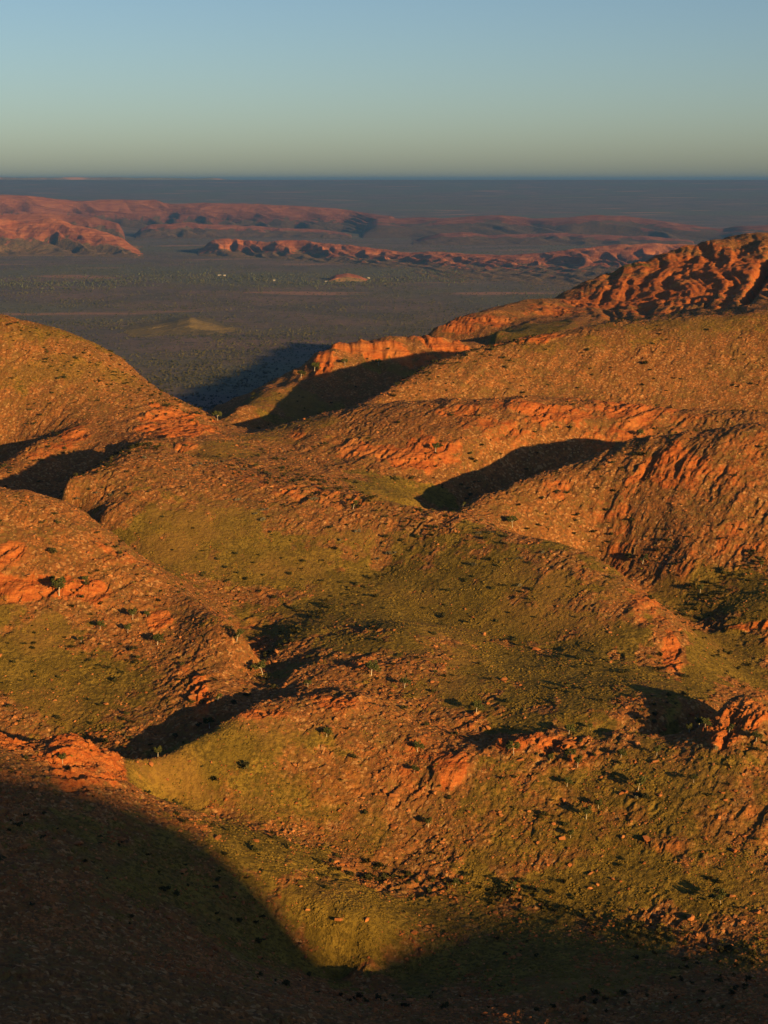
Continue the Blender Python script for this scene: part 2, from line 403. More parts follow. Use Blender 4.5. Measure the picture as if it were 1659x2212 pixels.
# ------------------------------------------------------------------ materials
def nodes_of(name):
    m = bpy.data.materials.new(name); m.use_nodes = True
    nt = m.node_tree
    for nn in list(nt.nodes): nt.nodes.remove(nn)
    out = nt.nodes.new('ShaderNodeOutputMaterial')
    b = nt.nodes.new('ShaderNodeBsdfPrincipled')
    b.inputs['Roughness'].default_value = 0.95
    b.inputs['Specular IOR Level'].default_value = 0.08
    nt.links.new(b.outputs[0], out.inputs[0])
    return m, nt, b
class NT:
    def __init__(s, nt): s.nt = nt; s.co = None
    def new(s, t): return s.nt.nodes.new(t)
    def link(s, a, b): s.nt.links.new(a, b)
    def pos(s):
        if s.co is None: s.co = s.new('ShaderNodeNewGeometry').outputs['Position']
        return s.co
    def mapped(s, scale=(1, 1, 1), rot=(0, 0, 0)):
        m = s.new('ShaderNodeMapping'); m.inputs['Scale'].default_value = scale; m.inputs['Rotation'].default_value = rot
        s.link(s.pos(), m.inputs[0]); return m.outputs[0]
    def noise(s, scale, detail=3, rough=0.55, vec=None):
        t = s.new('ShaderNodeTexNoise'); t.inputs['Scale'].default_value = scale; t.inputs['Detail'].default_value = detail
        t.inputs['Roughness'].default_value = rough
        s.link(vec or s.pos(), t.inputs['Vector']); return t.outputs['Fac']
    def vor(s, scale, out='Distance', vec=None, feature='F1'):
        t = s.new('ShaderNodeTexVoronoi'); t.feature = feature; t.inputs['Scale'].default_value = scale
        s.link(vec or s.pos(), t.inputs['Vector']); return t.outputs[out]
    def attr(s, name):
        a = s.new('ShaderNodeAttribute'); a.attribute_name = name; return a.outputs['Fac']
    def ramp(s, fac, a, b, lo=0.0, hi=1.0):
        m = s.new('ShaderNodeMapRange'); m.interpolation_type = 'SMOOTHSTEP'
        m.inputs[1].default_value = a; m.inputs[2].default_value = b; m.inputs[3].default_value = lo; m.inputs[4].default_value = hi
        s.link(fac, m.inputs[0]); return m.outputs[0]
    def math(s, op, a, b=None):
        m = s.new('ShaderNodeMath'); m.operation = op
        for i, v in enumerate((a, b)):
            if v is None: continue
            if isinstance(v, (int, float)): m.inputs[i].default_value = v
            else: s.link(v, m.inputs[i])
        return m.outputs[0]
    def mix(s, fac, a, b, mode='MIX'):
        m = s.new('ShaderNodeMix'); m.data_type = 'RGBA'; m.blend_type = mode
        for sock, v in ((m.inputs['Factor'], fac), (m.inputs['A'], a), (m.inputs['B'], b)):
            pass
        fs = m.inputs[0]; As = m.inputs[6]; Bs = m.inputs[7]
        for sock, v in ((fs, fac), (As, a), (Bs, b)):
            if isinstance(v, (int, float)): sock.default_value = v
            elif isinstance(v, tuple): sock.default_value = (*v, 1)
            else: s.link(v, sock)
        return m.outputs[2]
    def bump(s, h, strength, dist, bsdf):
        b = s.new('ShaderNodeBump'); b.inputs['Strength'].default_value = strength; b.inputs['Distance'].default_value = dist
        s.link(h, b.inputs['Height']); s.link(b.outputs[0], bsdf.inputs['Normal'])

def land_material():
    m, nt, b = nodes_of('desert_ground')
    k = NT(nt)
    rock = k.attr('rock'); grass = k.attr('grass')
    n1 = k.noise(0.02, 4); n2 = k.noise(0.12, 4); n3 = k.noise(0.6, 4, 0.65); n4 = k.noise(2.2, 2)
    bedvec = k.mapped((0.22, 0.8, 1.6), (0, 0, 0.9))
    beds = k.noise(0.5, 4, 0.6, bedvec)
    stone = k.vor(0.9, 'Color')
    sep = k.new('ShaderNodeSeparateColor'); k.link(stone, sep.inputs[0])
    # rubble
    col = k.mix(k.ramp(n2, 0.35, 0.65), (0.235, 0.080, 0.024), (0.325, 0.128, 0.040))
    col = k.mix(k.ramp(n3, 0.42, 0.62), col, (0.150, 0.066, 0.026))
    col = k.mix(k.ramp(sep.outputs[0], 0.80, 0.92, 0, 0.75), col, (0.46, 0.25, 0.105))
    col = k.mix(k.ramp(sep.outputs[1], 0.80, 0.95, 0, 0.7), col, (0.085, 0.058, 0.025))
    # dry spinifex between the stones
    thin = k.math('MULTIPLY', k.ramp(n2, 0.62, 0.40), k.ramp(n3, 0.60, 0.45))
    thin = k.math('MULTIPLY', thin, k.ramp(n1, 0.35, 0.6, 0.35, 0.85))
    col = k.mix(thin, col, (0.150, 0.098, 0.030))
    # bare rock
    rc = k.mix(k.ramp(beds, 0.38, 0.66), (0.31, 0.076, 0.020), (0.44, 0.145, 0.040))
    rc = k.mix(k.ramp(n3, 0.55, 0.75, 0, 0.6), rc, (0.21, 0.058, 0.020))
    rc = k.mix(k.ramp(n1, 0.5, 0.7, 0, 0.5), rc, (0.44, 0.20, 0.065))
    rm = k.math('ADD', rock, k.math('MULTIPLY', k.math('SUBTRACT', n2, 0.5), 1.6))
    rm = k.math('ADD', rm, k.math('MULTIPLY', k.math('SUBTRACT', n3, 0.5), 1.3))
    col = k.mix(k.ramp(rm, 0.42, 0.95, 0, 0.9), col, rc)
    # grass
    gc = k.mix(k.ramp(n2, 0.36, 0.64), (0.132, 0.094, 0.017), (0.215, 0.150, 0.028))
    gc = k.mix(k.ramp(n3, 0.44, 0.60), gc, (0.090, 0.066, 0.014))
    gc = k.mix(k.ramp(n1, 0.50, 0.66, 0, 0.6), gc, (0.22, 0.120, 0.034))
    gm = k.math('ADD', grass, k.math('MULTIPLY', k.math('SUBTRACT', n2, 0.5), 1.0))
    gm = k.math('ADD', gm, k.math('MULTIPLY', k.math('SUBTRACT', n3, 0.5), 0.9))
    gm = k.math('SUBTRACT', gm, k.math('MULTIPLY', rock, 0.5))
    col = k.mix(k.ramp(gm, 0.08, 0.70, 0, 0.95), col, gc)
    k.link(col, b.inputs['Base Color'])
    h = k.math('ADD', k.math('MULTIPLY', n3, 1.2), k.math('MULTIPLY', sep.outputs[2], 0.35))
    h = k.math('ADD', h, k.math('MULTIPLY', n4, 0.4))
    h = k.math('ADD', h, k.math('MULTIPLY', k.math('MULTIPLY', beds, rock), 1.2))
    k.bump(h, 0.8, 0.8, b)
    return m
M_LAND = land_material()

def simple(name, c1, c2, scale, c3=None, bump=0.0):
    m, nt, b = nodes_of(name); k = NT(nt)
    n1 = k.noise(scale, 4)
    col = k.mix(k.ramp(n1, 0.35, 0.65), c1, c2)
    if c3: col = k.mix(k.ramp(k.noise(scale * 0.23, 2), 0.5, 0.65), col, c3)
    k.link(col, b.inputs['Base Color'])
    if bump: k.bump(n1, 0.7, bump, b)
    return m

# ------------------------------------------------------------------ mesh helpers
def mesh_from(name, V, F, mat, attrs=None, smooth_=True):
    V = np.asarray(V, np.float32); F = np.asarray(F, np.int32)
    k = F.shape[1]
    me = bpy.data.meshes.new(name)
    me.vertices.add(len(V)); me.vertices.foreach_set('co', V.ravel())
    me.loops.add(F.size); me.loops.foreach_set('vertex_index', F.ravel())
    me.polygons.add(len(F)); me.polygons.foreach_set('loop_start', np.arange(0, F.size, k, dtype=np.int32))
    me.polygons.foreach_set('use_smooth', np.full(len(F), smooth_))
    me.update(calc_edges=True)
    for an, av in (attrs or {}).items():
        at = me.attributes.new(an, 'FLOAT', 'POINT'); at.data.foreach_set('value', np.asarray(av, np.float32).ravel())
    if mat: me.materials.append(mat)
    return me
def add_obj(name, me, parent=None, **props):
    o = bpy.data.objects.new(name, me); C.objects.link(o)
    if parent: o.parent = parent
    for a, b in props.items(): o[a] = b
    return o
def grid_faces(nr, na):
    i = np.arange((nr - 1) * na).reshape(nr - 1, na)[:, :-1].ravel()
    return np.column_stack([i, i + 1, i + na + 1, i + na])

# ------------------------------------------------------------------ the near hills, one object for each landform
VALL = np.column_stack([X.ravel(), Y.ravel(), Z.ravel() + CZ])
FALL = grid_faces(NR, NA)
fx = VALL[FALL].mean(1)
FL = land_of(np.arctan2(fx[:, 0], fx[:, 1]), np.hypot(fx[:, 0], fx[:, 1]))
# vertex normals of the whole land so that the joins do not show
e1 = np.zeros((NR, NA, 3)); e2 = np.zeros((NR, NA, 3)); VG = VALL.reshape(NR, NA, 3)
e1[:, 1:-1] = VG[:, 2:] - VG[:, :-2]; e1[:, 0] = VG[:, 1] - VG[:, 0]; e1[:, -1] = VG[:, -1] - VG[:, -2]
e2[1:-1] = VG[2:] - VG[:-2]; e2[0] = VG[1] - VG[0]; e2[-1] = VG[-1] - VG[-2]
NRM = np.cross(e1, e2); NRM /= np.linalg.norm(NRM, axis=2, keepdims=True); NRM = NRM.reshape(-1, 3)
LAND_LABEL = {
 'near_slope': 'dark foreground spur in the shade with a sunlit grassy edge',
 'knoll': 'rounded rubble knoll in the middle foreground with a shadow behind its crest',
 'shoulder': 'broad sunlit shoulder at lower right with gum trees along its crest',
 'rubble_hill': 'left hill of orange rubble with tilted rock bands above an olive foot',
 'olive_hill': 'wide olive grassy hill in the centre of the picture',
 'right_ridge': 'orange rocky ridge at the right with diagonal gullies',
 'red_bowl': 'shallow bowl with bare red rock patches behind the olive hill',
 'long_hill': 'long smooth shrub-dotted hill rising to the right',
 'cliff_hill': 'hill with a bright red cliff band at the edge of the plain',
 'red_mountain': 'steep red mountainside with dark clefts at the right edge',
 'left_hill': 'large hill at the left edge with shrubs and a red bluff',
 'plain_edge': 'lower slopes that run out onto the plain'}
HILL = {}
for li, nm in enumerate(NAMES):
    f = FALL[FL == li]
    if not len(f): continue
    vi, inv = np.unique(f, return_inverse=True)
    me = mesh_from(nm, VALL[vi], inv.reshape(f.shape), M_LAND, {'rock': ROCKV.ravel()[vi], 'grass': GRASSV.ravel()[vi]})
    me.normals_split_custom_set_from_vertices(NRM[vi].astype(np.float32))
    HILL[nm] = add_obj(nm, me, kind='structure', label=LAND_LABEL[nm])

# ------------------------------------------------------------------ the mountain behind the lookout: its crest throws the big foreground shadow
U_H = np.array([-SUN_H[1], SUN_H[0]])
te_ = math.tan(SUN_EL)
V0 = 900.0
us = np.concatenate([np.linspace(-500, 200, 60, endpoint=False), np.linspace(200, 420, 160, endpoint=False), np.linspace(420, 900, 50)])
hs = np.interp(us, [-500, 120, 226, 254, 271, 279, 283, 285.5, 289, 297, 327, 355, 370, 378, 450, 900],
                   [90, 10, -108, -120, -131, -141, -155, -170, -182, -174, -174, -178, -183, -188, -205, -270])
hs = hs + 385 * (te_ - 0.1584)
crest = hs + V0 * te_
vs = np.concatenate([np.linspace(60, V0, 50), np.linspace(V0, 1900, 40)[1:]])
UG, VG2 = np.meshgrid(us, vs)
CG = np.tile(crest, (len(vs), 1))
ZG = np.where(VG2 < V0, CG - (V0 - VG2) * 0.22, CG - (VG2 - V0) * 0.40)
XG = UG * U_H[0] + VG2 * SUN_H[0]; YG = UG * U_H[1] + VG2 * SUN_H[1]
ZG = ZG + 3.0 * fbm(XG, YG, 40, 3, 41) * smooth(0, 60, np.abs(VG2 - V0))
me = mesh_from('lookout_mountain', np.column_stack([XG.ravel(), YG.ravel(), ZG.ravel() + CZ]), grid_faces(len(vs), len(us)), M_LAND,
               {'rock': np.full(XG.size, 0.3), 'grass': np.full(XG.size, 0.3)})
add_obj('lookout_mountain', me, kind='structure', label='mountain behind the lookout whose crest shades the foreground')

# ------------------------------------------------------------------ the plain and the far country
def plain_material():
    m, nt, b = nodes_of('scrub_plain'); k = NT(nt)
    n0 = k.noise(0.00035, 4); n1 = k.noise(0.0022, 5, 0.6); n2 = k.noise(0.02, 4, 0.7); n3 = k.noise(0.09, 3, 0.7)
    col = k.mix(k.ramp(n1, 0.35, 0.65), (0.110, 0.092, 0.078), (0.180, 0.122, 0.098))
    col = k.mix(k.ramp(n0, 0.46, 0.58, 0, 0.85), col, (0.125, 0.125, 0.078))
    col = k.mix(k.ramp(n2, 0.50, 0.66, 0, 0.9), col, (0.060, 0.060, 0.040))
    col = k.mix(k.ramp(n3, 0.55, 0.70, 0, 0.8), col, (0.045, 0.048, 0.032))
    pan = k.noise(0.0011, 2, 0.5, k.mapped((0.6, 1.6, 1)))
    col = k.mix(k.ramp(pan, 0.62, 0.70, 0, 0.8), col, (0.34, 0.175, 0.11))
    k.link(col, b.inputs['Base Color'])
    k.bump(k.math('ADD', n3, k.math('MULTIPLY', n2, 2.0)), 1.0, 3.0, b)
    return m
M_PLAIN = plain_material()
pr = np.concatenate([[30], np.geomspace(2500, 90000, 150)]); pa = np.linspace(-math.pi, math.pi, 181)
PA, PR = np.meshgrid(pa, pr)
PX, PY = PR * np.sin(PA), PR * np.cos(PA)
PZ2 = np.full(PX.shape, 0.0) + 9.0 * fbm(PX, PY, 2600, 3, 51) * smooth(3500, 6000, PR) * smooth(40000, 15000, PR)
_t = np.clip(np.log(np.maximum(PR, 18000) / 18000) / math.log(50 / 18), 0, 1)
PZ2 = PZ2 + np.where(PR > 18000, 600 - PR * (0.03333 * (1 - _t) ** 1.35 + 0.00012), 0) - np.where(PR > 18000, 0, 0)
PZ2[0] = -10
me = mesh_from('plain', np.column_stack([PX.ravel(), PY.ravel(), PZ2.ravel()]), grid_faces(len(pr), len(pa)), M_PLAIN)
add_obj('ground', me, kind='structure', label='dark scrub plain stretching to the horizon')

def far_material(name, reds, gully=0.004, zscale=1.0):
    m, nt, b = nodes_of(name); k = NT(nt)
    rock = k.attr('rock')
    n1 = k.noise(0.004, 4); n2 = k.noise(0.018, 5, 0.65); n3 = k.noise(0.07, 4, 0.7)
    beds = k.noise(0.012, 3, 0.6, k.mapped((0.5, 0.5, 5)))
    rc = k.mix(k.ramp(beds, 0.4, 0.62), reds[0], reds[1])
    gr = k.mix(k.ramp(n2, 0.35, 0.65), reds[2], reds[3])
    gr = k.mix(k.ramp(n3, 0.5, 0.62, 0, 0.9), gr, (0.055, 0.055, 0.035))
    rm = k.math('ADD', rock, k.math('MULTIPLY', k.math('SUBTRACT', n2, 0.5), 0.9))
    col = k.mix(k.ramp(rm, 0.35, 0.65), gr, rc)
    col = k.mix(k.ramp(n3, 0.58, 0.72, 0, 0.7), col, (0.07, 0.06, 0.04))
    k.link(col, b.inputs['Base Color'])
    k.bump(k.math('ADD', k.math('MULTIPLY', n2, 2.0), n3), 0.9, 8.0, b)
    return m
RED1 = ((0.175, 0.060, 0.034), (0.235, 0.092, 0.050), (0.100, 0.066, 0.042), (0.135, 0.082, 0.050))
RED2 = ((0.280, 0.088, 0.038), (0.380, 0.145, 0.066), (0.190, 0.115, 0.056), (0.140, 0.098, 0.050))
M_OLIVE = far_material('olive_slope', ((0.17, 0.125, 0.045), (0.21, 0.15, 0.055), (0.15, 0.115, 0.05), (0.12, 0.095, 0.05)))
M_FAR1 = far_material('far_red_rock', RED1)
M_FAR2 = far_material('range_red_rock', RED2)

def far_range(name, label, crest, wf, wb, mat, gspace=400, gdepth=0.35, rockline=0.55, nr=90, na=420, seed=1, skew=0.5, talus=0.45, rough=10, rocklo=0.45):
    """a range along a crest line: cliffy top, concave foot, spurs with gullies between"""
    az, zz, rr_ = [], [], []
    wfs = []
    for c in crest:
        px, py, r = c[:3]; wfs.append(c[3] if len(c) > 3 else wf)
        a, t = ray(px, py); az.append(float(a)); rr_.append(r); zz.append(CZ + float(t) * r)
    az = np.array(az); zz = np.array(zz); rr_ = np.array(rr_)
    A = np.linspace(az[0], az[-1], na)
    Hc = np.interp(A, az, zz); Rc = np.interp(A, az, rr_); wf = np.interp(A, az, wfs)[None, :]
    ker = np.ones(7) / 7
    Hc = np.convolve(np.pad(Hc, 3, mode='edge'), ker, 'valid'); Rc = np.convolve(np.pad(Rc, 9, mode='edge'), np.ones(19) / 19, 'valid')
    tt = np.concatenate([-np.linspace(1, 0, nr) ** 1.25, np.linspace(0, 1, nr // 2)[1:]])
    AG_, TG = np.meshgrid(A, tt)
    HG = np.tile(Hc, (len(tt), 1)); RC = np.tile(Rc, (len(tt), 1))
    RG_ = RC + np.where(TG < 0, TG * wf, TG * wb)
    x = RG_ * np.sin(AG_); y = RG_ * np.cos(AG_)
    s = AG_ * RC
    f = 1 + np.minimum(TG, 0)                       # 0 at the foot, 1 at the crest
    sw = s + skew * (RG_ - RC) + 0.3 * gspace * perlin(x / gspace, y / gspace, seed)
    gl = np.abs(perlin(sw / gspace, np.full(s.shape, 0.37) + (RG_ - RC) / (wf * 3), seed + 2)) * 2.0 + 0.5 * np.abs(perlin(sw / gspace * 2.3, y / (gspace * 3), seed + 3)) * 2
    tri = np.abs(((sw / gspace + 0.45 * perlin(sw / gspace * 0.6, np.full(s.shape, 3.3), seed + 4)) % 1.0) * 2 - 1)
    gl = np.clip(0.75 * tri + 0.35 * gl, 0, 1.2)
    fe = np.clip(f - gdepth * (1 - gl) * smooth(0.0, 0.3, f) * smooth(1.05, 0.75, f) , 0, 1)
    prof = np.where(fe > 1 - talus, 1 - (1 - fe) / talus * rockline, (1 - rockline) * (np.clip(fe, 0, 1) / (1 - talus)) ** 1.25)
    back = np.clip(1 - np.maximum(TG, 0), 0, 1)
    h = np.where(TG <= 0, prof, back ** 1.2)
    z = HG * h + rough * fbm(x, y, gspace * 0.6, 4, seed + 7, 0.5) * smooth(0, 0.15, np.where(TG <= 0, f, back)) - 6 * (f < 0.01) - 6 * (back < 0.01)
    edge = np.minimum(np.arange(na), np.arange(na)[::-1]) / (na * 0.03)
    z = z * np.clip(edge, 0, 1) ** 0.5 - 8 * (edge < 0.05)
    rk = smooth(rocklo, rocklo + 0.4, h + 0.2 * fbm(x, y, gspace * 0.4, 3, seed + 9)) * (TG < 0.1)
    me = mesh_from(name, np.column_stack([x.ravel(), y.ravel(), z.ravel()]), grid_faces(len(tt), na), mat, {'rock': rk.ravel()})
    return add_obj(name, me, kind='structure', label=label)

far_range('far_scarp', 'long far scarp with evenly spaced red spurs', [(-300,428,21500),(0,420,21500),(60,421,21500),(120,428,21500),(160,433,21500),(230,430,21400),(335,431,21300),(365,440,21200),
   (430,437,21000),(560,440,20800),(700,447,20500),(770,456,20300),(820,464,20000),(880,470,19800)], 1700, 2500, M_FAR1, 430, 0.62, 0.62, 90, 620, 3, 1.1, 0.6, 6, 0.2)
far_range('far_hills', 'smooth brown far hills right of the scarp', [(780,470,19500),(870,472,19500),(1000,468,19300),(1080,463,19300),(1150,472,19200),(1230,468,19000),(1290,462,19000),(1380,470,18800),
   (1480,485,18500),(1560,493,18300),(1605,487,18000),(1700,484,18000),(2000,490,18000)], 2000, 2500, M_FAR1, 900, 0.45, 0.5, 80, 480, 9, 0.9, 0.6, 10)
far_range('low_red_hills', 'low dark red hills below the far scarp', [(-200,470,17500),(0,463,17500),(90,460,17500),(150,464,17500),(220,472,17300),(270,488,17200)], 900, 900, M_FAR1, 400, 0.35, 0.7, 50, 220, 5, .5, .7)
far_range('low_red_hills', 'low dark red hill left of the gap in the middle distance', [(290,499,18300),(330,484,18300),(390,481,18300),(450,484,18300),(560,490,18300),(700,497,18200),(760,505,18000)], 900, 900, M_FAR1, 400, 0.35, 0.7, 50, 300, 6, .5, .7)
far_range('low_red_hills', 'pair of low dark red hills before the brown far hills', [(890,520,16800),(950,504,16800),(1000,500,16800),(1060,508,16800),(1120,506,16800),(1200,502,16800),(1300,508,16600),(1420,512,16500),(1500,520,16500)], 1100, 900, M_FAR1, 500, 0.4, 0.6, 50, 360, 7, .5, .65)
far_range('red_outcrop_hill', 'bright red rocky hill at the left edge of the plain', [(-250,480,15000),(0,472,15000),(60,480,15000),(110,470,15000),(150,480,14900),(200,495,14800),(240,503,14700),(265,515,14600),(285,532,14500),(310,548,14400)], 1300, 1200, M_FAR2, 330, 0.35, 0.75, 100, 460, 12, 0.7, 0.75, 12, 0.2)
far_range('middle_range', 'middle range with a broken red cliff along its crest', [(425,540,13900,400),(450,517,13900,600),(480,514,13800,700),(530,518,13700,700),(575,524,13500,750),(600,519,13400,800),(650,518,13300,1000),(700,525,13100,1150),(760,530,12900,1400),(830,538,12700,1700),(890,548,12500,2000),(925,542,12400,2300),
   (1000,548,12200,2500),(1090,552,12000,2500),(1180,545,11900,2500),(1260,536,11800,2500),(1320,529,11800,2500),(1400,525,11800,2500),(1470,526,11800,2500),(1540,528,11800,2500),(1750,530,11800,2500)], 1500, 1300, M_FAR2, 210, 0.40, 0.66, 130, 900, 15, 0.5, 0.30, 6, 0.12)
far_range('red_mound', 'small smooth red mound on the plain', [(700,607,10100),(725,594,10100),(750,590,10100),(775,595,10100),(800,606,10100)], 160, 250, M_FAR2, 300, 0.1, 0.3, 40, 120, 21, 0.4, 0.9, 3)
far_range('olive_mound', 'low olive mound on the near plain', [(240,722,6650),(300,712,6750),(350,700,6850),(385,688,6900),(410,684,6900),(440,694,6900),(480,708,6800),(530,718,6700)], 420, 500, M_OLIVE, 300, 0.1, 0.3, 60, 200, 23, 0.4, 0.6, 5)
far_range('horizon_mesa', 'row of low mesas on the left horizon', [(-300,383.5,50500),(0,383,50500),(50,384,50500),(80,382.5,50500),(130,383.5,50500),(160,382.3,50500),(220,383,50500),(260,382.5,50500),(290,384,50500),(320,382.8,50500),(400,384,50500),(425,386,50500),(455,383.5,50500),(485,386.5,50500),(520,389,50500),(600,392,50500)], 1500, 5000, M_PLAIN, 2500, 0.15, 0.3, 30, 300, 27, 0.3, 0.2, 3)

# unseen ridge added behind the red mountain to cast the shadow on the plain
by = np.linspace(2300, 4800, 90); bx = np.linspace(250, 1600, 60)
BX, BY = np.meshgrid(bx, by)
bc = np.interp(BY, [2300, 2833, 3663, 4700, 4950], [500, 430, 400, 366, -60])
BZ = bc - np.abs(BX - 900) * 0.55 + 10 * fbm(BX, BY, 160, 3, 71)
me = mesh_from('shadow_caster_ridge', np.column_stack([BX.ravel(), BY.ravel(), np.maximum(BZ, -20).ravel()]), grid_faces(90, 60), M_LAND, {'rock': np.full(BX.size, .4), 'grass': np.full(BX.size, .2)})
add_obj('shadow_caster_ridge', me, kind='structure', label='unseen ridge added behind the red mountain to shade the plain')


# ------------------------------------------------------------------ vegetation: materials and meshes
def leaf_mat(name, a, b, scale=0.8):
    m, nt, bs = nodes_of(name); k = NT(nt)
    oi = k.new('ShaderNodeObjectInfo')
    col = k.mix(k.ramp(k.noise(scale, 2), 0.35, 0.65), a, b)
    col = k.mix(k.math('MULTIPLY', oi.outputs['Random'], 0.5), col, tuple(0.6 * v for v in a))
    k.link(col, bs.inputs['Base Color'])
    return m
M_GUM = leaf_mat('gum_leaves', (0.048, 0.056, 0.018), (0.085, 0.092, 0.030))
M_BARK = simple('white_bark', (0.42, 0.37, 0.30), (0.52, 0.47, 0.40), 2.0, (0.30, 0.25, 0.20))
M_SHRUB = leaf_mat('dark_shrub', (0.040, 0.040, 0.016), (0.070, 0.066, 0.026))
M_GREY = leaf_mat('grey_shrub', (0.105, 0.098, 0.070), (0.160, 0.150, 0.110))
M_TUSS = leaf_mat('spinifex', (0.140, 0.097, 0.020), (0.215, 0.148, 0.032), 0.05)
M_STONE = leaf_mat('red_stone', (0.29, 0.098, 0.032), (0.41, 0.175, 0.066), 0.08)
M_SCRUB = leaf_mat('plain_scrub', (0.040, 0.042, 0.024), (0.075, 0.070, 0.040), 0.004)
M_RIVER = leaf_mat('river_gum_leaves', (0.060, 0.072, 0.045), (0.085, 0.095, 0.060), 0.01)

def tube(P, R, sides=6):
    """a tapered tube through the points P"""
    V, F = [], []
    P = [Vector(p) for p in P]
    for i, p in enumerate(P):
        d = (P[min(i + 1, len(P) - 1)] - P[max(i - 1, 0)]).normalized()
        q = d.orthogonal().normalized(); w = d.cross(q)
        for j in range(sides):
            t = 2 * math.pi * j / sides
            V.append(p + R[i] * (math.cos(t) * q + math.sin(t) * w))
    for i in range(len(P) - 1):
        for j in range(sides):
            a = i * sides + j; b = i * sides + (j + 1) % sides
            F.append((a, b, b + sides, a + sides))
    return V, F
def leaves(centres, rng, n, size):
    """leaf clumps: small quads spread through the given balls (centre, radius)"""
    V, F = [], []
    for (c, rad) in centres:
        for i in range(n):
            d = Vector(rng.normal(0, 1, 3)).normalized() * rad * rng.uniform(0.35, 1.0) ** 0.6
            d.z *= 0.7
            p = Vector(c) + d
            a = Vector(rng.normal(0, 1, 3)).normalized(); b = a.orthogonal().normalized()
            sz = size * rng.uniform(0.6, 1.3); k = len(V)
            V += [p - a * sz - b * sz * .6, p + a * sz - b * sz * .6, p + a * sz + b * sz * .6, p - a * sz + b * sz * .6]
            F.append((k, k + 1, k + 2, k + 3))
    return V, F
def make_gum(seed, lean, fork, clumps, spread):
    rng = np.random.default_rng(seed)
    V, F, tips = [], [], []
    def add(P, R):
        v, f = tube(P, R); k = len(V); V.extend(v); F.extend([tuple(i + k for i in q) for q in f])
    h = 0.55
    top = Vector((lean * 0.5, 0.05, h))
    add([(0, 0, -0.05), (lean * 0.12, 0.01, 0.2), (lean * 0.3 + 0.01, -0.01, 0.4), top], [0.032, 0.025, 0.020, 0.016])
    for i in range(fork):
        t = 2 * math.pi * (i + rng.uniform(0, .6)) / fork
        st = Vector((lean * 0.25, 0, 0.30)).lerp(top, rng.uniform(0.1, 1.0))
        e = Vector((lean * 0.7 + spread * math.cos(t), spread * math.sin(t), rng.uniform(0.46, 0.88)))
        add([st, st.lerp(e, 0.5) + Vector((0, 0, 0.03)), e], [0.016, 0.012, 0.006]); tips.append(e)
    cent = []
    for e in tips:
        for _ in range(clumps):
            cent.append((e + Vector(rng.normal(0, 0.075, 3)), rng.uniform(0.12, 0.20)))
    v, f = leaves(cent, rng, 34, 0.042)
    return (mesh_from('trunk', [tuple(p) for p in V], F, M_BARK), mesh_from('crown', [tuple(p) for p in v], f, M_GUM, smooth_=False))
GUMS = [make_gum(1, 0.10, 6, 3, 0.28), make_gum(2, -0.45, 6, 3, 0.30), make_gum(3, 0.05, 5, 3, 0.18), make_gum(4, -0.1, 7, 3, 0.38), make_gum(5, 0.25, 5, 2, 0.28)]
def make_shrub(seed, flat, mat, n=5):
    rng = np.random.default_rng(seed)
    cent = [((rng.normal(0, .42), rng.normal(0, .42), flat * rng.uniform(.35, .75)), rng.uniform(.35, .6)) for _ in range(n)]
    v, f = leaves(cent, rng, 26, 0.15)
    v2, f2 = tube([(0, 0, -0.25), (0.03, 0, 0.5 * flat)], [0.07, 0.03], 5)
    k = len(v)
    return mesh_from('shrub', [tuple(p) for p in v + v2], [q for q in f] + [tuple(i + k for i in q) for q in f2], mat, smooth_=False)
SHRUBS = [make_shrub(10, 1.0, M_SHRUB), make_shrub(11, 0.8, M_SHRUB, 4), make_shrub(12, 1.2, M_SHRUB, 6)]
GREYS = [make_shrub(13, 0.9, M_GREY), make_shrub(14, 0.8, M_GREY, 4)]

# points measured in enlargements of the photograph: which enlargement, x, y
ZOOM = {3: (0, 900, 1.424), 4: (1165, 900, 1.4253), 5: (0, 1450, 1.424), 6: (1165, 1450, 1.4253), 7: (0, 2200, 1.424), 8: (1165, 2200, 1.4253)}
def zpx(zm, x, y):
    x0, y0, sc = ZOOM[zm]
    return (x0 + x / sc) * 0.71232, (y0 + y / sc) * 0.71232
def place(zm, x, y):
    px, py = zpx(zm, x, y)
    for k in range(12):                             # a point on a crest may miss by a pixel: look just below
        p = hit(px, py + 2.5 * k, fine_z)
        if p is not None: return p
    return None

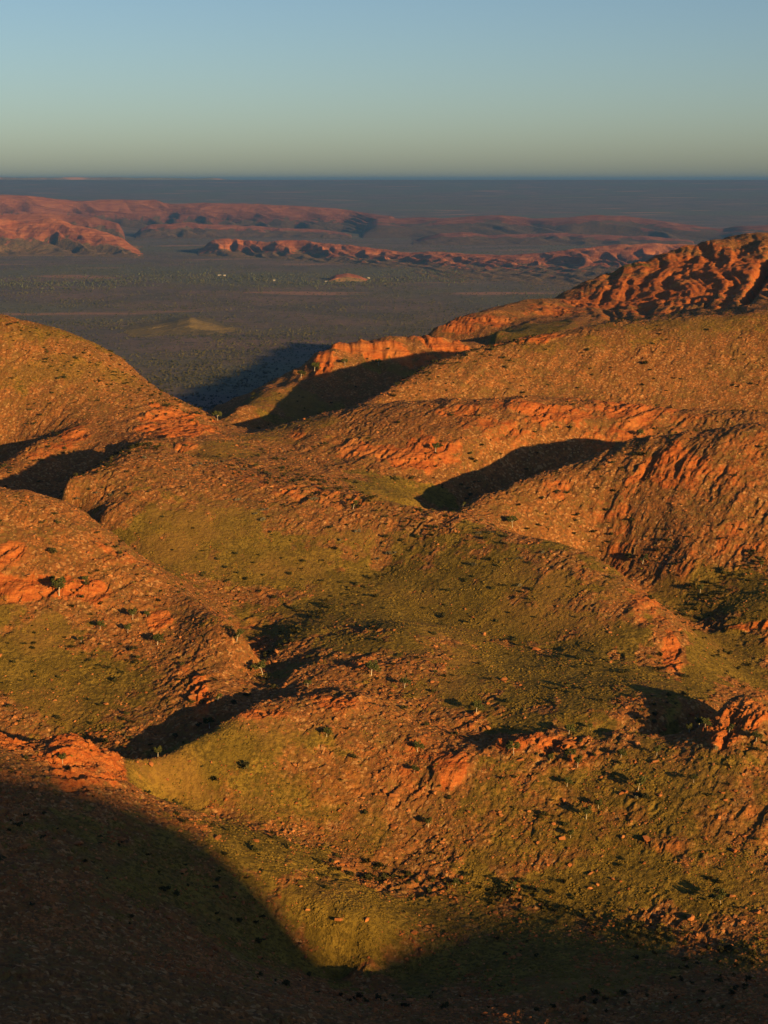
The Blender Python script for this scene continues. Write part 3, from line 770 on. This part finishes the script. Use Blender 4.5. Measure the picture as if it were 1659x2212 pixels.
TREES = [  # enlargement, x, y of the foot, height there, kind, label
 (5,255,512,85,2,'tall narrow gum on the red rock ledge of the left rubble hill'),
 (5,365,455,36,0,'small gum just right of the tall gum on the red ledge'),
 (5,573,612,52,2,'thin white gum above the bare red slab on the rubble hill'),
 (5,632,600,32,0,'small gum immediately left of the bare red slab'),
 (5,432,657,46,0,'gum at the olive edge left of the bare red slab'),
 (5,552,670,42,2,'dark narrow gum below and left of the bare red slab'),
 (5,680,722,60,0,'white-trunked round-crowned gum just below the bare red slab'),
 (5,1022,710,66,4,'sparse slender gum in the fold between rubble hill and olive hill'),
 (5,1135,850,64,1,'gum leaning left at the mouth of the central gully'),
 (5,1603,852,76,0,'gum with a long shadow on the slope behind the knoll crest'),
 (5,1330,905,34,3,'low gum on the crest line of the knoll'),
 (5,1410,1120,52,0,'dark gum on the upper face of the knoll'),
 (5,682,1205,52,2,'thin gum at the left end of the knoll shadow'),
 (5,905,1082,48,3,'spreading gum at the edge of the black knoll shadow'),
 (5,940,965,42,4,'pale gum above the black knoll shadow'),
 (5,350,712,32,2,'small dark gum in the olive grass left of the rubble spur'),
 (5,1525,135,46,4,'bare white gum on the rubble above the olive hill'),
 (5,270,1235,46,2,'thin gum by the orange outcrop on the foreground spur'),
 (6,555,215,50,3,'gum at the foot of the right ridge left end'),
 (6,340,125,26,4,'small bare gum on the crest of the right ridge by the shadow'),
 (6,1117,372,50,4,'white gum in the hollow beneath the right ridge'),
 (6,1365,502,42,2,'thin gum in the gully bottom below the right ridge'),
 (6,88,910,56,0,'dark gum on the orange slope right of the knoll'),
 (6,398,1015,62,0,'gum with a black shadow at the foot of the olive hill'),
 (6,798,1110,56,0,'round green gum on the crest of the shoulder'),
 (6,560,1200,62,3,'spreading white gum below the left end of the shoulder crest'),
 (6,808,1220,52,3,'gum in front of a red boulder on the shoulder'),
 (6,836,1250,56,2,'thin gum just right of the gum by the red boulder'),
 (6,717,1225,36,0,'small gum left of the gum by the red boulder'),
 (6,143,1185,58,0,'upper one of two dark gums on the knoll right flank'),
 (6,130,1278,42,0,'lower one of two dark gums on the knoll right flank'),
 (6,1023,1210,48,0,'gum under the middle of the shoulder crest'),
 (6,1178,1200,46,2,'slim gum under the right half of the shoulder crest'),
 (6,1318,1100,42,2,'leftmost of three gums at the edge of the big black shadow'),
 (6,1360,1082,52,2,'middle one of three gums at the edge of the big black shadow'),
 (6,1386,1086,52,0,'rightmost of three gums at the edge of the big black shadow'),
 (6,1607,1140,52,0,'gum on the red crag at the right edge'),
 (6,1490,1100,46,4,'bare pale gum on the red crag left of its dark gum'),
 (6,890,1090,32,2,'small gum behind the crest of the shoulder'),
 (6,1630,390,32,2,'thin gum in the far right gully'),
 (8,790,265,50,0,'gum alone in the middle of the shoulder face'),
 (8,1097,280,78,4,'tall slender pale gum on the shoulder with two shadows beside it'),
 (8,1338,250,38,3,'low gum on the right of the shoulder face'),
 (8,873,405,64,2,'gum with a big round shadow in the middle of the shoulder'),
 (8,925,362,48,2,'thin gum just above the gum with a round shadow'),
 (8,190,445,50,2,'thin gum in the gully between knoll and shoulder'),
 (8,805,490,42,2,'small thin gum low on the shoulder face'),
 (8,1455,770,76,1,'large white gum leaning left at lower right'),
 (8,547,720,58,4,'bare pale gum by the creek line'),
 (8,308,692,38,0,'small dark gum by the creek line'),
 (3,1300,352,40,0,'gum in the notch left of the red cliff'),
 (3,1358,322,46,0,'gum against the left end of the red cliff'),
 (3,1490,300,30,3,'small gum at the foot of the red cliff'),
 (3,1636,300,28,3,'gum at the foot of the red cliff toward its right end'),
 (3,940,535,40,3,'round gum in the saddle before the shaded hillside'),
 (4,222,672,42,2,'gum on the red rock of the bowl'),
 (4,1105,605,36,0,'gum at the tip of the long black ridge shadow'),
]
tree_xy = []
for (zm, x, y, hpx, kind, label) in TREES:
    p = place(zm, x, y)
    if p is None: continue
    height = hpx / ZOOM[zm][2] * 0.71232 / FPX * p[3] * 1.02
    height = min(max(height, 2.6), 9.5)
    e = bpy.data.objects.new('gum_tree', None); C.objects.link(e)
    e.empty_display_size = 1.0
    e.location = (p[0], p[1], p[2] + CZ - 0.1)
    e.scale = (height,) * 3
    e.rotation_euler = (0, 0, random.uniform(-0.5, 0.5))
    e['label'] = label; e['category'] = 'tree'; e['group'] = 'gum trees on the hillsides'
    tr, cr = GUMS[kind]
    for nm, me in (('trunk', tr), ('crown', cr)):
        o = bpy.data.objects.new(nm, me); C.objects.link(o); o.parent = e
    tree_xy.append((p[0], p[1]))

# shrubs one can pick out
HERE = {'near_slope': 'on the foreground spur', 'knoll': 'on the rounded knoll', 'shoulder': 'on the shoulder with the gum trees', 'rubble_hill': 'on the left rubble hill',
 'olive_hill': 'on the wide olive hill', 'right_ridge': 'on the orange right ridge', 'red_bowl': 'in the bowl with red rock', 'long_hill': 'on the long smooth hill',
 'cliff_hill': 'on the hill with the red cliff', 'red_mountain': 'below the red mountain', 'left_hill': 'on the large left hill', 'plain_edge': 'on the slopes by the plain'}
SHRUB_AT = [(6,275,492,1.3),(6,487,624,1.4),(6,215,676,1.3),(6,265,553,.9),(6,912,754,1.1),(6,755,780,1.6),(6,1040,845,1.5),(6,870,915,1.2),(6,750,916,1.2),(6,1078,950,1.4),
 (6,1008,966,1.1),(6,935,966,1.1),(6,540,972,1.3),(6,685,982,1.0),(6,980,436,1.2),(6,798,474,.8),(6,1290,862,1.9),(6,1065,746,.9),(6,1035,766,.9),(6,1005,794,1.0),(6,828,604,.8),
 (6,828,684,.8),(6,632,370,1.1),(6,1170,1030,1.5),(6,1165,1060,1.2),(6,1100,1045,1.1),(6,985,250,1.6),(6,1060,345,2.0),(6,1245,308,1.6),(6,1180,322,1.5),(6,1455,400,1.5),(6,1325,470,1.5),
 (6,1370,610,1.6),(6,1190,770,1.5),(6,210,930,1.3),(6,205,250,1.2),(5,875,318,1.1),(5,940,355,1.0),(5,1305,363,1.5),(5,1125,493,1.1),(5,1185,522,1.6),(5,1390,608,1.6),(5,1615,655,1.6),
 (5,1625,518,1.6),(5,975,558,1.1),(5,420,243,1.3),(5,520,330,1.5),(5,435,550,1.2),(5,310,560,1.2),(5,125,610,1.0),(5,100,720,1.2),(5,150,718,1.2),(5,35,990,1.2),(5,500,872,1.3),
 (5,830,970,1.1),(5,740,895,1.0),(5,650,1155,1.0),(5,800,625,.8),(5,1640,705,1.4),(5,1170,240,1.0),(5,1500,205,1.1),(5,1425,220,1.2),(5,95,105,1.0),(5,250,195,1.2),
 (4,1120,690,2.6),(4,1165,575,1.4),(4,805,572,1.7),(4,745,572,1.4),(4,650,590,1.4),(4,425,645,1.4),(4,50,795,1.9),(4,120,790,2.0),(4,790,852,1.3),(4,960,930,1.4),(4,1130,295,2.4),
 (8,1395,305,1.5),(8,660,720,1.4),(8,1070,880,1.6),(8,555,360,.8),(8,240,270,.8),(8,1605,500,1.2),(8,1610,112,1.2),(8,1485,262,.9),(8,1100,310,1.4),(8,100,650,1.5),(7,1640,620,1.8),(7,1590,600,1.5)]
PLACED = []
def put_shrub(p, size, grey=False):
    me = random.choice(GREYS if grey else SHRUBS)
    o = bpy.data.objects.new('shrub', me); C.objects.link(o)
    o.location = (p[0], p[1], p[2] + CZ)
    size *= 1.05
    o.scale = (size * random.uniform(.9, 1.25), size * random.uniform(.9, 1.25), size * random.uniform(.8, 1.15))
    o.rotation_euler = (0, 0, random.uniform(0, 6.28))
    hill = NAMES[int(land_of(np.array([math.atan2(p[0], p[1])]), np.array([p[3]]))[0])]
    o['hill'] = hill; o['grey'] = int(grey)
    o['category'] = 'shrub'; o['group'] = ('grey shrubs ' if grey else 'dark shrubs ') + HERE[hill]
    PLACED.append((o, p, size))
for zm, x, y, size in SHRUB_AT:
    p = place(zm, x, y)
    if p is not None: put_shrub(p, size)
# the rest of the countable ones, spread by the cover of each hill
def spread(nwant, rng, weight, y0, y1):
    out = []
    tries = 0
    while len(out) < nwant and tries < nwant * 30:
        tries += 1
        px = rng.uniform(0, 1659); py = rng.uniform(y0, y1)
        p = hit(px, py, fine_z)
        if p is None or p[3] > 2300: continue
        az = np.array([math.atan2(p[0], p[1])]); r = np.array([p[3]])
        if rng.uniform() < weight(px, py, NAMES[int(land_of(az, r)[0])], float(fine_m(ROCKV, az, r)[0]), float(fine_m(GRASSV, az, r)[0])): out.append(p)
    return out
def w_shrub(px, py, hill, rock, grass):
    base = {'near_slope': .15, 'knoll': .12, 'shoulder': .15, 'rubble_hill': .5, 'olive_hill': .35, 'right_ridge': .9, 'red_bowl': .7, 'long_hill': .9, 'cliff_hill': .3, 'red_mountain': .2, 'left_hill': .9}.get(hill, 0)
    return base * (1 - .6 * min(rock, 1))
rg = np.random.default_rng(21)
for p in spread(165, rg, w_shrub, 690, 2000): put_shrub(p, float(np.clip(rg.lognormal(0.12, .33), .6, 2.3)))
for zm, x, y in [(3,335,875),(3,420,850),(3,480,860),(3,625,700),(3,760,750),(3,840,735),(3,865,725),(3,895,730),(3,935,725),(3,960,715),(3,1050,750),(3,1165,770),(3,1150,805),(3,1100,940),(3,1130,925),
                 (5,1140,140),(5,1140,185),(5,1345,95),(5,1540,235),(5,1430,215),(5,1470,270),(5,1630,355),(6,590,352),(6,460,238),(6,410,243),(6,515,285),(6,690,325),(6,590,468),(6,20,330),(6,390,380),
                 (8,1365,98),(8,1435,102),(8,1090,318),(3,795,825),(3,1030,880),(3,1350,880)]:
    p = place(zm, x, y)
    if p is not None: put_shrub(p, random.uniform(1.0, 1.6), True)

# each shrub is told apart by its size and by where it stands on its hill
by_hill = {}
for o, p, size in PLACED: by_hill.setdefault((o['hill'], o['grey']), []).append((o, p, size))
for (hill, grey), L_ in by_hill.items():
    xs = sorted(p[0] / p[1] for _, p, _ in L_); ys = sorted(p[2] / p[3] for _, p, _ in L_); ss = sorted(q for _, _, q in L_)
    def part(v, a): return int(min(2, 3 * a.index(v) / len(a)))
    for o, p, size in L_:
        hx = ('left', 'middle', 'right')[part(p[0] / p[1], xs)]; hy = ('foot', 'face', 'top')[part(p[2] / p[3], ys)]
        big = ('small', 'middling', 'large')[part(size, ss)]
        del o['hill']; del o['grey']
        o['label'] = '%s %s rounded shrub at the %s %s, %s' % (big, 'grey-green' if grey else 'dark', hx, hy, HERE[hill])

# boulders large enough to pick out, each a piece of the hill it lies on
def boulder_mesh(seed):
    import bmesh
    rng = np.random.default_rng(seed); bm = bmesh.new()
    pts = [bm.verts.new(Vector(rng.normal(0, 1, 3)).normalized() * rng.uniform(.75, 1.1)) for _ in range(16)]
    bmesh.ops.convex_hull(bm, input=pts)
    for v in [v for v in bm.verts if not v.link_faces]: bm.verts.remove(v)
    for v in bm.verts: v.co.x *= 1.3; v.co.z *= 0.75
    me = bpy.data.meshes.new('boulder'); bm.to_mesh(me); bm.free(); me.materials.append(M_STONE); return me
BOULDERS = [boulder_mesh(k) for k in range(101, 106)]
def put_boulder(p, size):
    hill = NAMES[int(land_of(np.array([math.atan2(p[0], p[1])]), np.array([p[3]]))[0])]
    o = bpy.data.objects.new('boulder', random.choice(BOULDERS)); C.objects.link(o); o.parent = HILL[hill]
    o.location = (p[0], p[1], p[2] + CZ + 0.15 * size); o.scale = (size * random.uniform(.8, 1.4), size, size * random.uniform(.7, 1.1))
    o.rotation_euler = (random.uniform(-.3, .3), random.uniform(-.3, .3), random.uniform(0, 6.28))
for zm, x, y, size in [(8,815,187,.9),(8,460,190,.8),(8,1130,502,.8),(8,893,640,1.0),(8,918,690,1.0),(8,890,705,.9),(8,1088,160,.8),(8,1175,158,1.2),(8,795,85,2.0),(8,1390,490,1.0),(8,1505,740,1.1),(8,1610,810,1.2),(8,985,665,.8),
                       (7,1270,175,1.1),(7,1465,845,1.0),(7,1580,840,1.2),(7,1105,500,1.1),(7,1230,605,.8),(6,790,1160,1.6),(6,1275,655,1.2),(5,1270,1240,1.0),(5,205,655,.8),(5,650,1055,.8),(5,540,1165,.9)]:
    p = place(zm, x, y)
    if p is not None: put_boulder(p, size)
rgb_ = np.random.default_rng(55)
for p in spread(210, rgb_, lambda px, py, hill, rock, grass: (.25 + .9 * min(rock, 1)) * (1 - .7 * min(grass, 1)) * (hill in ('knoll', 'shoulder', 'rubble_hill', 'olive_hill', 'right_ridge', 'near_slope')), 1150, 2000):
    put_boulder(p, float(np.clip(rgb_.lognormal(-.25, .35), .45, 1.7)))

# ------------------------------------------------------------------ what nobody could count: spinifex, stones, far scrub
def blob(name, seed, sub, squash, rough, mat):
    rng = np.random.default_rng(seed)
    import bmesh
    bm = bmesh.new(); bmesh.ops.create_icosphere(bm, subdivisions=sub, radius=1.0)
    for v in bm.verts:
        v.co *= 1 + rng.uniform(-rough, rough)
        v.co.z *= squash
    me = bpy.data.meshes.new(name); bm.to_mesh(me); bm.free(); me.materials.append(mat)
    return me
def scatter(name, label, category, pts, sizes, protos, parent=None):
    me = bpy.data.meshes.new(name)
    pts = np.asarray(pts, np.float32); me.vertices.add(len(pts)); me.vertices.foreach_set('co', pts.ravel())
    rng = np.random.default_rng(len(pts))
    for an, av, ty in (('size', sizes, 'FLOAT'), ('turn', rng.uniform(0, 6.28, len(pts)), 'FLOAT'), ('variant', rng.integers(0, len(protos), len(pts)), 'INT')):
        at = me.attributes.new(an, ty, 'POINT'); at.data.foreach_set('value', np.asarray(av, np.float32 if ty == 'FLOAT' else np.int32))
    o = add_obj(name, me, kind='stuff', label=label, category=category)
    ng = bpy.data.node_groups.new(name, 'GeometryNodeTree')
    ng.interface.new_socket('Geometry', in_out='INPUT', socket_type='NodeSocketGeometry')
    ng.interface.new_socket('Geometry', in_out='OUTPUT', socket_type='NodeSocketGeometry')
    N = ng.nodes.new; L = ng.links.new
    gi = N('NodeGroupInput'); go = N('NodeGroupOutput'); join = N('GeometryNodeJoinGeometry')
    def named(nm, ty):
        a = N('GeometryNodeInputNamedAttribute'); a.data_type = ty; a.inputs['Name'].default_value = nm; return a.outputs['Attribute']
    size, turn, var = named('size', 'FLOAT'), named('turn', 'FLOAT'), named('variant', 'INT')
    cx = N('ShaderNodeCombineXYZ'); L(turn, cx.inputs['Z'])
    for i, pm in enumerate(protos):
        po = bpy.data.objects.new(pm.name, pm)
        info = N('GeometryNodeObjectInfo'); info.inputs['Object'].default_value = po
        cmp_ = N('FunctionNodeCompare'); cmp_.data_type = 'INT'; cmp_.operation = 'EQUAL'
        L(var, cmp_.inputs[2]); cmp_.inputs[3].default_value = i
        inst = N('GeometryNodeInstanceOnPoints')
        L(gi.outputs[0], inst.inputs['Points']); L(cmp_.outputs[0], inst.inputs['Selection']); L(info.outputs['Geometry'], inst.inputs['Instance'])
        L(cx.outputs[0], inst.inputs['Rotation']); L(size, inst.inputs['Scale'])
        L(inst.outputs[0], join.inputs[0])
    L(join.outputs[0], go.inputs[0])
    md = o.modifiers.new('scatter', 'NODES'); md.node_group = ng
    return o
def land_points(nn, rng, r0, r1):
    az = rng.uniform(-math.radians(14.5), math.radians(14.5), nn); r = np.exp(rng.uniform(math.log(r0), math.log(r1), nn))
    return az, r
rg = np.random.default_rng(33)
# spinifex
az, r = land_points(240000, rg, 400, 1250)
gv = fine_m(GRASSV, az, r); rv = fine_m(ROCKV, az, r)
x, y = r * np.sin(az), r * np.cos(az)
pat = smooth(-0.25, 0.45, fbm(x, y, 16, 3, 81))
ok = rg.uniform(size=len(az)) < np.clip(0.05 + 0.80 * gv * (0.35 + 0.65 * pat) - 0.5 * rv, 0.02, 1) * (0.3 + 0.7 * pat)
az, r, x, y = az[ok], r[ok], x[ok], y[ok]
sz = np.clip(rg.lognormal(-1.3, .35, len(az)), .12, .7)
scatter('spinifex', 'olive spinifex tussocks scattered over the hills', 'grass', np.column_stack([x, y, fine_z(az, r) + CZ - 0.05]), sz,
        [blob('tussock', 1, 2, .75, .28, M_TUSS), blob('tussock', 2, 2, .65, .30, M_TUSS)])
# loose stones
az, r = land_points(230000, rg, 400, 1300)
gv = fine_m(GRASSV, az, r); rv = fine_m(ROCKV, az, r)
x, y = r * np.sin(az), r * np.cos(az)
pat = smooth(-0.35, 0.5, fbm(x, y, 20, 3, 83))
ok = rg.uniform(size=len(az)) < np.clip(0.75 - 0.72 * gv, 0.05, 1) * (0.2 + 0.8 * pat)
az, r, x, y = az[ok], r[ok], x[ok], y[ok]
sz = np.clip(rg.lognormal(-1.55, .55, len(az)), .10, 1.1)
scatter('rubble', 'loose orange stones strewn over the slopes', 'stones', np.column_stack([x, y, fine_z(az, r) + CZ]), sz,
        [blob('stone', 3, 1, .7, .35, M_STONE), blob('stone', 4, 1, .8, .4, M_STONE), blob('stone', 5, 1, .55, .4, M_STONE)])
# the small shrubs beyond the ones picked out
az, r = land_points(14000, rg, 420, 2200)
hl = land_of(az, r); x, y = r * np.sin(az), r * np.cos(az)
dens = np.array([{'near_slope': .2, 'knoll': .06, 'shoulder': .08, 'rubble_hill': .35, 'olive_hill': .3, 'right_ridge': .6, 'red_bowl': .55, 'long_hill': .8, 'cliff_hill': .5, 'red_mountain': .5, 'left_hill': .9}.get(nm, 0) for nm in NAMES])
ok = rg.uniform(size=len(az)) < dens[hl] * smooth(-0.3, 0.4, fbm(x, y, 45, 2, 85)) * np.clip(1 - .6 * fine_m(ROCKV, az, r), 0, 1)
az, r, x, y = az[ok], r[ok], x[ok], y[ok]
def belt(line, count, width):
    A_ = []
    P_ = [hit(a, b) for a, b in line]; P_ = [q for q in P_ if q is not None]
    for _ in range(count):
        i = rg.integers(0, len(P_) - 1); t = rg.uniform()
        q = P_[i][:2] * (1 - t) + P_[i + 1][:2] * t + rg.normal(0, width, 2)
        A_.append((math.atan2(q[0], q[1]), math.hypot(*q)))
    return np.array(A_)
extra = np.vstack([belt([(700,1868),(800,1893),(900,1908),(1060,1928),(1200,1952),(1350,2000),(1500,2040),(1659,2075)], 190, 3.4),
                   belt([(830,1235),(740,1292),(640,1370),(575,1428)], 80, 5.0), belt([(135,1064),(200,1014),(260,977),(315,957)], 260, 9.0),
                   belt([(430,890),(380,880),(300,830),(200,800),(60,740)], 260, 16.0), belt([(870,826),(930,786),(1050,749),(1200,719)], 240, 8.0),
                   belt([(1330,694),(1450,686),(1600,676)], 160, 14.0), belt([(1490,1325),(1560,1272),(1640,1205)], 120, 4.0), belt([(985,1150),(700,1050),(520,1010)], 240, 14.0)])
az = np.concatenate([az, extra[:, 0]]); r = np.concatenate([r, extra[:, 1]]); x, y = r * np.sin(az), r * np.cos(az)
scatter('low_shrubs', 'many small dark shrubs dotted over the hills', 'shrubs', np.column_stack([x, y, fine_z(az, r) + CZ]), np.clip(rg.lognormal(-.25, .4, len(az)), .35, 1.9), SHRUBS)
# scrub on the plain
nn = 110000
az = rg.uniform(-math.radians(15), math.radians(15), nn); r = np.exp(rg.uniform(math.log(4000), math.log(17500), nn))
x, y = r * np.sin(az), r * np.cos(az)
ok = (rg.uniform(size=nn) < 0.25 + 0.75 * smooth(-.3, .4, fbm(x, y, 500, 4, 91)))
az, r, x, y = az[ok], r[ok], x[ok], y[ok]
def plain_z(x, y, r): return 9.0 * fbm(x, y, 2600, 3, 51) * smooth(3500, 6000, r)
scatter('plain_scrub', 'grey-green scrub trees covering the plain', 'scrub', np.column_stack([x, y, plain_z(x, y, r) + 0.6]), np.clip(rg.lognormal(.9, .4, len(az)), 1.0, 6.0),
        [blob('scrub', 6, 1, .9, .3, M_SCRUB), blob('scrub', 7, 1, 1.2, .3, M_SCRUB)])
# taller river gums in a line across the plain
nn = 2600
px = rg.uniform(-100, 1000, nn); rr0 = 600 / np.tan(np.radians(11.40) + np.arctan((603 + 6 * np.sin(px / 90) + rg.normal(0, 8, nn) - 1106) / FPX))
az = np.arctan2((px - PCX) / FPX, 0.98); x, y = rr0 * np.sin(az), rr0 * np.cos(az)
scatter('river_gums', 'pale green belt of river gums across the plain', 'trees', np.column_stack([x, y, plain_z(x, y, rr0) + 3]), np.clip(rg.lognormal(1.15, .35, nn), 1.5, 7),
        [blob('river_gum', 8, 2, 1.1, .25, M_RIVER), blob('river_gum', 9, 2, 1.3, .25, M_SCRUB)])

# the few buildings on the plain
M_ROOF = simple('pale_roof', (0.28, 0.27, 0.26), (0.32, 0.31, 0.30), 0.2)
M_WALL = simple('pale_wall', (0.22, 0.20, 0.18), (0.26, 0.24, 0.21), 0.2)
for px, py, w, label in [(474,597,22,'left one of two white sheds beyond the river gums'),(485,597.5,16,'right one of two white sheds beyond the river gums'),(592,608,14,'small white shed among the river gums'),
                         (705,610,20,'white shed left of the small red mound'),(796,603,14,'white hut at the right foot of the red mound')]:
    az_, te2 = ray(px, py); r_ = -CZ / float(te2)
    X0, Y0 = r_ * math.sin(az_), r_ * math.cos(az_); Zb = float(plain_z(np.array([X0]), np.array([Y0]), np.array([r_]))[0])
    e = bpy.data.objects.new('shed', None); C.objects.link(e); e.location = (X0, Y0, Zb + 1); e.rotation_euler = (0, 0, 0.3)
    e['label'] = label; e['category'] = 'building'; e['group'] = 'white sheds on the plain'
    d, h = w * .6, 5.0
    wv = [(-w/2,-d/2,-2),(w/2,-d/2,-2),(w/2,d/2,-2),(-w/2,d/2,-2),(-w/2,-d/2,h),(w/2,-d/2,h),(w/2,d/2,h),(-w/2,d/2,h)]
    add_obj('wall', mesh_from('wall', wv, [(0,1,5,4),(1,2,6,5),(2,3,7,6),(3,0,4,7)], M_WALL, smooth_=False), e)
    q = 0.8
    rvv = [(-w/2-q,-d/2-q,h-.1),(w/2+q,-d/2-q,h-.1),(w/2+q,0,h+2.8),(-w/2-q,0,h+2.8),(-w/2-q,d/2+q,h-.1),(w/2+q,d/2+q,h-.1)]
    add_obj('roof', mesh_from('roof', rvv, [(0,1,2,3),(3,2,5,4)], M_ROOF, smooth_=False), e)

# ------------------------------------------------------------------ haze
hm = bpy.data.materials.new('haze'); hm.use_nodes = True
hn = hm.node_tree
for nn in list(hn.nodes): hn.nodes.remove(nn)
ho = hn.nodes.new('ShaderNodeOutputMaterial'); hv = hn.nodes.new('ShaderNodeVolumePrincipled')
hv.inputs['Color'].default_value = (0.085, 0.225, 0.58, 1)
hv.inputs['Density'].default_value = 2.3e-5
hn.links.new(hv.outputs[0], ho.inputs['Volume'])
S_ = 95000.0; z0, z1 = -40.0, CZ + 90
hvts = [(-S_,-S_,z0),(S_,-S_,z0),(S_,S_,z0),(-S_,S_,z0),(-S_,-S_,z1),(S_,-S_,z1),(S_,S_,z1),(-S_,S_,z1)]
me = mesh_from('haze', hvts, [(0,3,2,1),(4,5,6,7),(0,1,5,4),(1,2,6,5),(2,3,7,6),(3,0,4,7)], hm, smooth_=False)
add_obj('haze', me, kind='stuff', label='thin blue haze over the far plain', category='haze')
